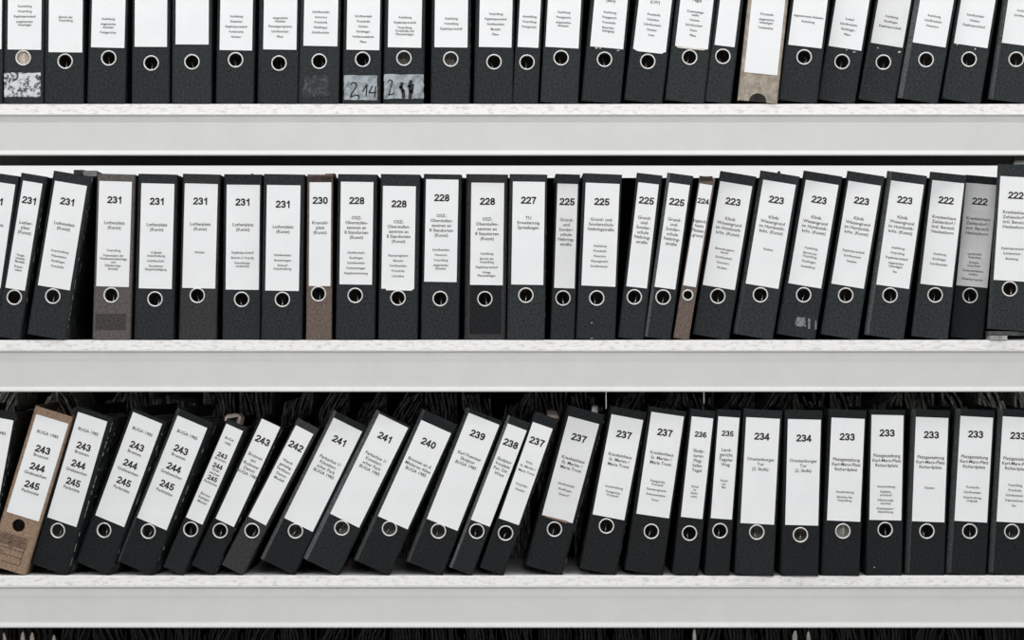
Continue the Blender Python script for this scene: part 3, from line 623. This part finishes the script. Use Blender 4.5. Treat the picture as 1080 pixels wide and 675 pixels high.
# ================================================================= SHELVING
rack = empty('shelving_rack', (0, 0.3, 0))
tag(rack, 'light grey steel shelving rack with rough white board shelves full of binders', 'shelving')
def rackpart(name, bm, m, label=None, smooth=False):
    for v in bm.verts: v.co.y -= 0.3
    o = link(name, bm, m, rack, smooth)
    if label: o['label'] = label
    return o
LX = 1.30
levels = [Z(-139.3), Z(109.7), Z(358.7), Z(607.3), Z(855.5)]
for zt in levels:
    bm = bmesh.new()
    box(bm, -LX, LX, 0.0, 0.70, zt-0.0195, zt, 0.0012)
    rackpart('shelf_board', bm, M['board'])
    bm = bmesh.new()
    # rolled front rail: thin top lip, plain face, outward rounded bottom hem
    pts = [(0.0005, -0.0195), (-0.0042, -0.0195), (-0.0050, -0.0205), (-0.0046, -0.0218), (0.0010, -0.0232), (0.0015, -0.026), (0.0012, -0.030),
           (-0.0003, -0.038), (-0.0005, -0.0900)]
    pts += [(-0.0016, -0.0916), (-0.0045, -0.0940), (-0.0068, -0.0965), (-0.0072, -0.0985), (-0.0060, -0.1000), (0.0030, -0.1000), (0.0030, -0.0215), (0.030, -0.0215), (0.030, -0.0195)]
    extrude_profile(bm, [(y, zt+z) for y, z in pts], -LX, LX)
    rackpart('front_rail', bm, M['beam'])
    bm = bmesh.new()
    extrude_profile(bm, [(0.360, zt-0.0195), (0.335, zt-0.0195), (0.335, zt-0.022), (0.3575, zt-0.022), (0.3575, zt-0.1), (0.360, zt-0.1)], -LX, LX)
    rackpart('centre_rail', bm, M['dark_steel'], 'dark steel rail behind the binders')
for zt in levels[1:3]:  # invented sheets in place of back-row binders, keep the gaps black
    bm = bmesh.new(); box(bm, -LX, LX, 0.3300, 0.3325, zt, zt+0.331)
    for v in bm.verts: v.co.y += 0.0
    rackpart('gap_filler_panel', bm, M['filler'], 'added black gap divider behind the binders')
for zt in levels[3:5]:  # added sheets that stop back-aisle light reaching the bundles and gaps
    bm = bmesh.new(); box(bm, -LX, LX, 0.690, 0.694, zt, zt+0.43)
    rackpart('light_block_panel', bm, M['filler'], 'added black light-blocking sheet behind the paper bundles')
for sx in (-1, 1):
    for y in (0.002, 0.66):
        bm = bmesh.new()
        x = sx*(LX+0.021)
        box(bm, x-0.02, x+0.02, y, y+0.04, 0, 2.35, 0.002)
        rackpart('upright_post', bm, M['beam'])
bm = bmesh.new()
box(bm, X(1071.2, .33), X(1090, .33), 0.325, 0.357, Z(169.6, .33), Z(166.0, .33), 0.001)
rackpart('rail_bracket', bm, M['dark_steel'])
bm = bmesh.new()
box(bm, X(1071.2, .33), X(1090, .33), 0.322, 0.357, Z(172.6, .33), Z(169.7, .33), 0.001)
rackpart('rail_bracket', bm, M['beam'])

# ---- dark paper bundles behind the binders of the two lower levels
def bundle_meshes(seed):
    r = random.Random(seed)
    covers = []
    for s in (-1, 1):
        bm = bmesh.new(); box(bm, s*0.033-0.001, s*0.033+0.001, 0, 0.27, 0, 0.30+r.uniform(-.01, .02), 0.0005)
        covers.append(bm)
    bm = bmesh.new()
    n = 9; lean = r.choice((-1, 1))*r.uniform(0.1, 0.75); fan = r.uniform(0.0, 0.5)
    hb = 0.352 + r.uniform(-0.012, 0.028)
    for i in range(n):
        q = i/(n-1)-0.5
        x = 0.054*q
        ht = hb + r.uniform(-0.016, 0.008) + 0.012*math.sin(i*0.55+seed) - 0.05*abs(q)**2
        yo = 0.004 + r.uniform(0, 0.022)
        prev = None; m = 12; zb = 0.285
        curl = r.uniform(-0.10, 0.35); wv = r.uniform(0, 6)
        for j in range(m+1):
            z = zb*j/3 if j < 3 else zb + (ht-zb)*(j-3)/(m-3)
            u = max(0, z-zb)
            x0 = x + lean*u*(0.5+6*u) + fan*q*u + 0.0018*math.sin(z*90+wv)*(j > 3)
            x0 = max(-0.0345, min(0.0345, x0))
            yj = yo + curl*u*0.5 + 0.003*math.sin(z*60+wv)
            t = 0.0024
            vs = [bm.verts.new((x0-t, yj+0.001, z)), bm.verts.new((x0+t, yj, z)), bm.verts.new((x0+t, 0.26, z)), bm.verts.new((x0-t, 0.26, z))]
            if prev:
                for k in range(4): bm.faces.new((prev[k], prev[(k+1) % 4], vs[(k+1) % 4], vs[k]))
            prev = vs
        bm.faces.new(prev)
    return covers, bm
protos = []
for sd in range(8):
    cv, st = bundle_meshes(sd+3)
    root = empty('paper_bundle', (0, 0, 0))
    for b in cv: link('bundle_cover', b, M['bundle_cover'], root)
    link('loose_sheets', st, M['bundle'], root)
    protos.append(root)
used = set()
def copy_tree(o):
    c = o.copy(); C.objects.link(c)
    for ch in o.children:
        d = ch.copy(); C.objects.link(d); d.parent = c
    return c
rb = random.Random(8)
twins = {}
def shaded_twin(me):
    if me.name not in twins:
        t = me.copy(); t.materials[0] = M['bundle_shaded']; twins[me.name] = t  # same sheets with shade in their colour
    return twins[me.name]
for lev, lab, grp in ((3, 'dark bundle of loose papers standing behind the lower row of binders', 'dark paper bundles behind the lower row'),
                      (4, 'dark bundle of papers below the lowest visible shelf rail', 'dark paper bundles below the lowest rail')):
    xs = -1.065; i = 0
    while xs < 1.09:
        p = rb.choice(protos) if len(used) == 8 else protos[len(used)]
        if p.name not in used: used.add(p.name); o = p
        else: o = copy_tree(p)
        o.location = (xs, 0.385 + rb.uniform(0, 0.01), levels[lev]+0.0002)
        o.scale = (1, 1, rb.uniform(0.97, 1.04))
        if lev == 4: o.children[2].data = shaded_twin(o.children[2].data)
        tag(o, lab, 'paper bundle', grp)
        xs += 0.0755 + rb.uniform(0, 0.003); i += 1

# ---- small things
for px, y1 in ((639.2, 431), (742.4, 425.5)):
    bm = bmesh.new(); tube(bm, [(X(px, .012), .012, Z(y1, .012)), (X(px, .012), .012, levels[2]-0.0215)], 0.0009, 8)
    rackpart('hanging_cord', bm, M['paper'], 'thin white cord end hanging behind the rail', True)
for i, (px, top, w_, ln) in enumerate(((5, 667.5, .0035, -1), (24, 666.5, .0045, 0), (34, 667, .0045, 0), (57, 669.5, .004, 0), (732.5, 663.5, .0035, 0), (838.5, 665, .005, .3), (853, 666, .004, -.3))):
    bm = bmesh.new(); y = 0.372; xc = X(px, y); zt = Z(top, y)
    pts = [(xc-w_, zt-0.30), (xc+w_, zt-0.30), (xc+w_*.9, zt-0.012), (xc+w_*.3+ln*.002, zt), (xc-w_*.4+ln*.002, zt-0.001), (xc-w_, zt-0.010)]
    plate(bm, pts, y, y+0.0012)
    for v in bm.verts: v.co.z = max(v.co.z, levels[4])
    o = link('paper_strip', bm, M['pink' if px < 100 else 'pale'])
    tag(o, {5: 'pinkish paper strip, leftmost of the light strips under the lowest rail', 24: 'pinkish paper strip, second of four at the lower left corner',
            34: 'pinkish paper strip, third of four at the lower left corner', 57: 'pinkish paper strip, rightmost of four at the lower left corner',
            732.5: 'thin pale paper tip under the lowest rail, left one of three at right', 838.5: 'broad pale paper tip under the lowest rail, brightest one at right',
            853: 'pale paper tip under the lowest rail, rightmost of three'}[px], 'paper strip', 'light paper strips below the lowest rail')
o = empty('document_folder', (X(90, .06), 0.06, Z(184.2)))
bm = bmesh.new(); extrude_profile(bm, [(0, 0.0), (0.10, 0.0), (0.10, 0.009), (0.0, 0.011)], -0.004, 0.022)
w_ = link('folder_board', bm, M['folder_pale'], o); w_['label'] = 'grey worn end of the folder'
bm = bmesh.new(); extrude_profile(bm, [(0, 0.004), (0.10, 0.004), (0.10, 0.012), (0.05, 0.014), (0.0, 0.0125)], -0.023, -0.0045)
link('folder_board', bm, M['folder'], o)
tag(o, 'dark folded folder lying on top between the leaning 231 and the grey-brown binder', 'folder')
bm = bmesh.new()
box(bm, X(1044), X(1062), -0.006, 0.20, levels[2], levels[2]+0.0085, 0.001)
o = link('flat_folder', bm, M['folder_pale']); tag(o, 'pale grey folder lying flat under the raised binder at the right edge', 'folder')
bm = bmesh.new()
box(bm, X(1043), X(1088), 0.0, 0.22, levels[2]+0.0086, levels[2]+9.4*S-0.0002, 0.001)
o = link('flat_folder', bm, M['folder']); tag(o, 'dark folder directly under the raised binder at the right edge', 'folder')

# ================================================================= ROOM
def struct(name, x0, x1, y0, y1, z0, z1, m):
    bm = bmesh.new(); box(bm, x0, x1, y0, y1, z0, z1)
    return tag(link(name, bm, M[m]), kind='structure')
struct('floor', -5, 5, -7, 2.4, -0.1, 0, 'floor')
struct('ceiling', -5, 5, -7, 2.4, 3.0, 3.1, 'wall')
struct('wall_back', -5, 5, 2.2, 2.3, 0, 3.0, 'wall')

# ================================================================= LIGHT
def area(name, loc, sx, sy, power, rot=(0, 0, 0), col=(1, 1, 1)):
    l = bpy.data.lights.new(name, 'AREA'); l.shape = 'RECTANGLE'; l.size = sx; l.size_y = sy; l.energy = power; l.color = col
    o = bpy.data.objects.new(name, l); C.objects.link(o); o.location = loc; o.rotation_euler = rot
    return o
area('ceiling_lamp_near', (0, -0.38, 2.96), 5.0, 0.14, 38)
area('ceiling_lamp_front', (0, -3.7, 2.95), 6.0, 0.6, 190, (math.radians(12), 0, 0), (1, 0.995, 0.985))
area('ceiling_lamp_back', (0, 1.4, 2.95), 5.0, 0.3, 62)
w = bpy.data.worlds.new('room_light'); sc.world = w; w.use_nodes = True
bg = w.node_tree.nodes['Background']; bg.inputs['Color'].default_value = (0.97, 0.985, 1.0, 1); bg.inputs['Strength'].default_value = 0.47

# ================================================================= CAMERA
cam = bpy.data.cameras.new('camera'); co = bpy.data.objects.new('camera', cam); C.objects.link(co)
cam.sensor_width = 36.0; cam.lens = 36.0 * (D/S) / 1080.0
cam.clip_end = 100
co.location = (0, -D, CZ); co.rotation_euler = (math.radians(90), 0, 0)
sc.camera = co
vs = sc.view_settings
vs.view_transform = 'Standard'; vs.look = 'None'; vs.gamma = 1.0; vs.exposure = -0.20; vs.use_curve_mapping = False
